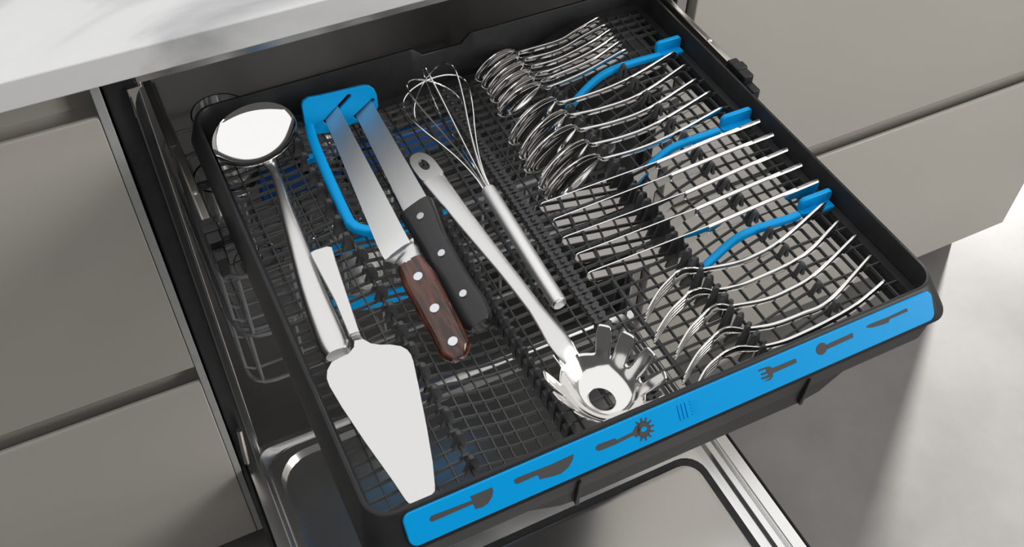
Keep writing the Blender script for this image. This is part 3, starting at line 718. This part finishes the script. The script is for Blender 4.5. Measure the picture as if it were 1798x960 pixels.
kitchen_knife('kitchen_knife', 'broad bladed kitchen knife with a dark red wooden handle and three rivets',
    [(571, 210, None), (662, 430, .8015), (672, 450, .801), (676, 456, .801)],
    [(593, 186, None), (708, 402, .8115), (720, 424, .8105), (723, 431, .810)],
    [(722, 464), (738, 494), (760, 536), (786, 585), (806, 630)], [.804, .803, .802, .800, .7985],
    ([0, .06, .2, .5, .75, .92, 1], [.0112, .0122, .0142, .0135, .0128, .0128, .0060]), ([0, .2, .6, .93, 1], [.0075, .0092, .0092, .0080, .0035]), WOOD,
    [(734, 485, .0040), (763, 541, .0041), (795, 599, .0041)],
    [(700, 438, .8055, .0150, .0012), (706, 445, .8055, .0132, .0040), (712, 450, .805, .0125, .0062), (718, 458, .8045, .0112, .0074), (724, 467, .804, .0112, .0076)], BRUSH)
kitchen_knife('kitchen_knife', 'brushed steel kitchen knife with a black riveted handle between holder and pasta spoon',
    [(625, 203, None), (712, 378, .799), (718, 390, .7985)],
    [(652, 177, None), (746, 340, .8105), (754, 354, .810)],
    [(731, 366), (745, 392), (768, 436), (800, 496), (826, 540), (845, 572)], [.803, .802, .8005, .7985, .797, .796],
    ([0, .1, .3, .65, .85, .96, 1], [.0160, .0150, .0125, .0130, .0145, .0130, .0085]), ([0, .2, .7, 1], [.0078, .0085, .0085, .0065]), HANDLE,
    [(738, 379, .0034), (775, 444, .0034), (813, 515, .0034)], None, BRUSH)

# ================================================================== WHISK
wk = thing('whisk', tuple(PZ(860, 330, .785)), 'steel balloon whisk with thin wire loops and a plain cylindrical handle', 'whisk')
H1 = PZ(982, 533, .7885); H0 = PZ(856, 332, .7985)
tipc = PZ(748, 139, .8185)
dirw = (tipc - H0).normalized()
MB().tube([H1 + (H0 - H1) * s for s in (0, .004, .02, .98, .996, 1)], [.0058, .0064, .0067, .0067, .0062, .005], 24).build('handle', BRUSH, wk, smooth=True, edge=40)
MB().tube([H1 - (H0 - H1).normalized() * .0012, H1 + (H0 - H1).normalized() * .001], [.0055, .0062], 24).build('end_cap', SATIN, wk, smooth=True, edge=40)
Lw = (tipc - H0).length; sdw = dirw.cross(Vector((0, 0, 1))).normalized(); upw = sdw.cross(dirw)
for k in range(4):
    a = math.pi * k / 4 + .22; e = sdw * math.cos(a) + upw * math.sin(a); pts = []
    ln = Lw * (1 + .012 * (k % 3 - 1)); rr = .0315 + .0012 * ((k * 2) % 3)
    half = [(0, .09), (.12, .13), (.28, .27), (.45, .50), (.60, .74), (.74, .93), (.84, 1.0), (.92, .90), (.972, .62), (.995, .28)]
    for fx, fy in half + [(1.0, 0)] + [(x_, -y_) for x_, y_ in reversed(half)]: pts.append(H0 + dirw * (ln * fx) + e * (rr * fy))
    P2 = smooth_path(pts, 90)
    MB().tube(P2, .00078, 6).build('wire_loop', STEEL, wk, smooth=True)

# ================================================================== PASTA SPOON
ps = thing('pasta_spoon', tuple(PZ(1050, 690, .785)), 'polished steel pasta spoon with toothed head and a hole in it', 'pasta spoon')
hp = smooth_path([PZ(733, 276, .8015), PZ(765, 318, .8025), (PZ(830, 402, .8045)), PZ(900, 490, .8075), PZ(950, 556, .8095), PZ(984, 603, .8085), PZ(1003, 630, .8012)], 40)
m = MB(); rings = []
for i in range(5, 40):
    p = hp[i]; s = i / 39; t = (hp[min(i + 1, 39)] - hp[max(i - 1, 0)]).normalized(); sd_ = t.cross(Vector((0, 0, 1))).normalized(); up = sd_.cross(t)
    wd = lerp([0, .1, .3, .6, .80, .92, 1], [.0105, .0108, .0088, .0066, .0062, .0088, .0075], s); hgt = lerp([0, .5, .85, .93, 1], [.0016, .0028, .0030, .0020, .0008], s)
    rings.append([p + sd_ * (wd * math.copysign(abs(math.cos(a)) ** .75, math.cos(a))) + up * (hgt * math.sin(a)) for a in [2 * math.pi * k / 16 for k in range(16)]])
m.loft(rings)
# looped end: slot cut in a rounded tongue
p0, p1 = hp[0], hp[5]; t = (p1 - p0).normalized(); sd_ = t.cross(Vector((0, 0, 1))).normalized(); up = sd_.cross(t)
Lh = (p1 - p0).length
nO = 28; outp = []; inp = []
for k in range(nO):
    a = 2 * math.pi * k / nO; ca, sa = math.cos(a), math.sin(a)
    pw = .85 if sa < 0 else .2; oy = .0108 * math.copysign(abs(ca) ** pw, ca); ox = Lh * .5 + (Lh * .5 + (.004 if sa < 0 else .001)) * math.copysign(abs(sa) ** (.9 if sa < 0 else .3), sa)
    outp.append((oy, ox)); inp.append((.0042 * ca, Lh * .42 + .0075 * math.copysign(abs(sa) ** .8, sa)))
vs = []
for h in (-.0016, .0016):
    for rg_ in (outp, inp):
        for a, b in rg_: vs.append(p0 + sd_ * a + t * b + up * h)
fs = []
for k in range(nO):
    k2 = (k + 1) % nO
    fs += [(k, k2, nO + k2, nO + k), (2 * nO + k, 3 * nO + k, 3 * nO + k2, 2 * nO + k2), (k, 2 * nO + k, 2 * nO + k2, k2), (nO + k, nO + k2, 3 * nO + k2, 3 * nO + k)]
m.add(vs, fs); m.build('handle', SATIN, ps, smooth=True, edge=50)
# head: ringed bowl with fingers
hc = PZ(1055, 699, .7825); u_ = hc - PZ(979, 601, .808); u_.z = 0; u_.normalize(); v_ = Vector((u_.y, -u_.x, 0))
if v_.x < 0: v_ = -v_
NPH = 108; vs = []; fs = []
stn = [(.30, .0000), (.42, .0002), (.58, .0018), (.74, .0050), (.88, .0095), (1.0, .0145), (1.10, .0190), (1.24, .0250), (1.36, .0305), (1.42, .0335)]
NSOL = 6
TC = [53, 77, 103, 131, 162, 198, 229, 257, 283, 307]
def near_tooth(deg): return min(TC, key=lambda c_: abs(deg - c_))
def handle_d(deg): return min(deg, 360 - deg)
for si, (fr_, hz_) in enumerate(stn):
    for k in range(NPH):
        deg = 360.0 * k / NPH; hd_ = handle_d(deg)
        if si > NSOL - 1 and hd_ > 42:
            c_ = near_tooth(deg); tp_ = [1, .88, .76, .5][si - NSOL] if si >= NSOL else 1; deg = c_ + (deg - c_) * tp_
        phi = math.radians(deg); cu, cv = -math.cos(phi), math.sin(phi)
        q = hc + u_ * (cu * .0345 * fr_ + (.0015 if si == 0 else 0)) + v_ * (cv * .0290 * fr_) + Vector((0, 0, hz_))
        if hd_ < 42 and si >= 3 and si <= NSOL + 1:                        # shoulders flow into the neck
            w_ = (1 - hd_ / 42) ** .9 * min(1, (si - 2) / 3); sg = 1 if deg < 180 else -1
            tgt = hc - u_ * (.026 + .0045 * (si - 3)) + v_ * (sg * min(hd_, 24) / 24 * .0080) + Vector((0, 0, .0105 + .0030 * (si - 3)))
            q = q.lerp(tgt, w_)
        q.y = max(q.y, Y0 + .0055)                       # the front fingers stand against the tray wall
        vs.append(q)
for si in range(len(stn) - 1):
    for k in range(NPH):
        deg = 360.0 * (k + .5) / NPH; hd_ = handle_d(deg)
        if si >= NSOL - 1:
            if hd_ < 25:
                if si > NSOL: continue
            elif abs(deg - near_tooth(deg)) > 9.0: continue
        fs.append((si * NPH + k, si * NPH + (k + 1) % NPH, (si + 1) * NPH + (k + 1) % NPH, (si + 1) * NPH + k))
used = sorted({i for f in fs for i in f}); ix = {q: n_ for n_, q in enumerate(used)}
m = MB(); m.add([vs[q] for q in used], [tuple(ix[i] for i in f) for f in fs])
hd = m.build('head', STEEL, ps, smooth=True, solid=.0015)
x = hd.modifiers.new('u', 'SUBSURF'); x.levels = 1; x.render_levels = 1

# ================================================================== RACKS AND DISHES BELOW
def wire(m, pts, r=.0022): m.tube(pts, r, 6)
def rack(z0, z1, y0, y1, name, label, nx, ny, tines):
    r = thing(name, (.3, (y0 + y1) / 2, z0), label, 'dish rack')
    m = MB()
    for z in (z0, z1): m.tube(rrect(.05, .55, y0, y1, .03, z, 4), .003, 6, closed=True)
    m.build('rim_wire', WIRE, r, smooth=True)
    for k in range(nx):
        x = .065 + .47 * k / (nx - 1); mm = MB(); wire(mm, [Vector((x, y0, z1)), Vector((x, y0, z0 + .01)), Vector((x, y0 + .01, z0)), Vector((x, y1 - .01, z0)), Vector((x, y1, z0 + .01)), Vector((x, y1, z1))]); mm.build('rack_wire', WIRE, r, smooth=True)
    for k in range(ny):
        y = y0 + .03 + (y1 - y0 - .06) * k / (ny - 1); mm = MB(); wire(mm, [Vector((.05, y, z1)), Vector((.05, y, z0 + .01)), Vector((.06, y, z0)), Vector((.54, y, z0)), Vector((.55, y, z0 + .01)), Vector((.55, y, z1))]); mm.build('rack_wire', WIRE, r, smooth=True)
    for x in tines:
        for k in range(9):
            y = y0 + .04 + (y1 - y0 - .08) * k / 8; mm = MB(); wire(mm, [Vector((x, y, z0)), Vector((x + .012, y, z0 + .085))], .002); mm.build('tine', WIRE, r, smooth=True)
    return r
r1 = rack(.47, .575, .03, .25, 'upper_rack', 'grey wire upper dish rack inside the dark dishwasher', 9, 8, (.15, .30, .45))
r2 = rack(.285, .40, .10, .51, 'lower_rack', 'grey wire lower dish rack at the bottom of the dishwasher', 9, 7, (.20, .40))
# blue rack parts
def bluebar(name, pts, r, par): MB().tube(smooth_path(pts, 20), r, 8).build(name, BLUE, par, smooth=True)
bluebar('rack_handle', [Vector((.14, .028, .50)), Vector((.20, .012, .485)), Vector((.27, .012, .485)), Vector((.33, .028, .50))], .009, r1)
bluebar('rack_handle', [Vector((.14, .030, .575)), Vector((.22, .024, .575)), Vector((.32, .030, .575))], .007, r1)
MB().box(.135, .40, .205, .219, .50, .545).build('rack_bar', DBLUE, r1, bevel=.003)
# dishes
def tumbler(x, y, z, r, h, m, label, name='tumbler'):
    o = tag(MB().lathe([(r * .78, 0), (r * .8, .002), (r, h), (r - .0025, h), (r * .78 - .003, .006), (.0003, .006)], (x, y, z), 28).build(name, m, smooth=True, edge=50), label, 'cup')
    return o
tumbler(.092, .209, .4720, .031, .095, GLASS, 'clear glass tumbler in the upper rack beside the side wall')
tumbler(.262, .135, .4720, .038, .100, GLASS, 'clear glass tumbler in the upper rack below the whisk')
tumbler(.215, .0605, .4720, .026, .07, CERAM, 'small cream cup in the upper rack seen through the mesh', 'cream_cup')

for (u, v), lab in (((384, 192), 'stemmed clear wine glass behind the ladle bowl, in the dark interior'), ((540, 166), 'stemmed clear wine glass behind the blue knife holder, in the dark interior')):
    p = PZ(u, v, .715); z0 = .4720
    g = MB().lathe([(.0003, 0), (.030, 0), (.031, .002), (.006, .006), (.0035, .02), (.0035, .10), (.008, .115), (.026, .145), (.034, .18), (.034, .21), (.030, .2405), (.0285, .2405), (.0325, .21), (.0325, .18), (.024, .148), (.0003, .120)], (p.x, p.y, z0), 32).build('wine_glass', GLASS, smooth=True, edge=50)
    tag(g, lab, 'glass', 'wine glasses in the upper rack')
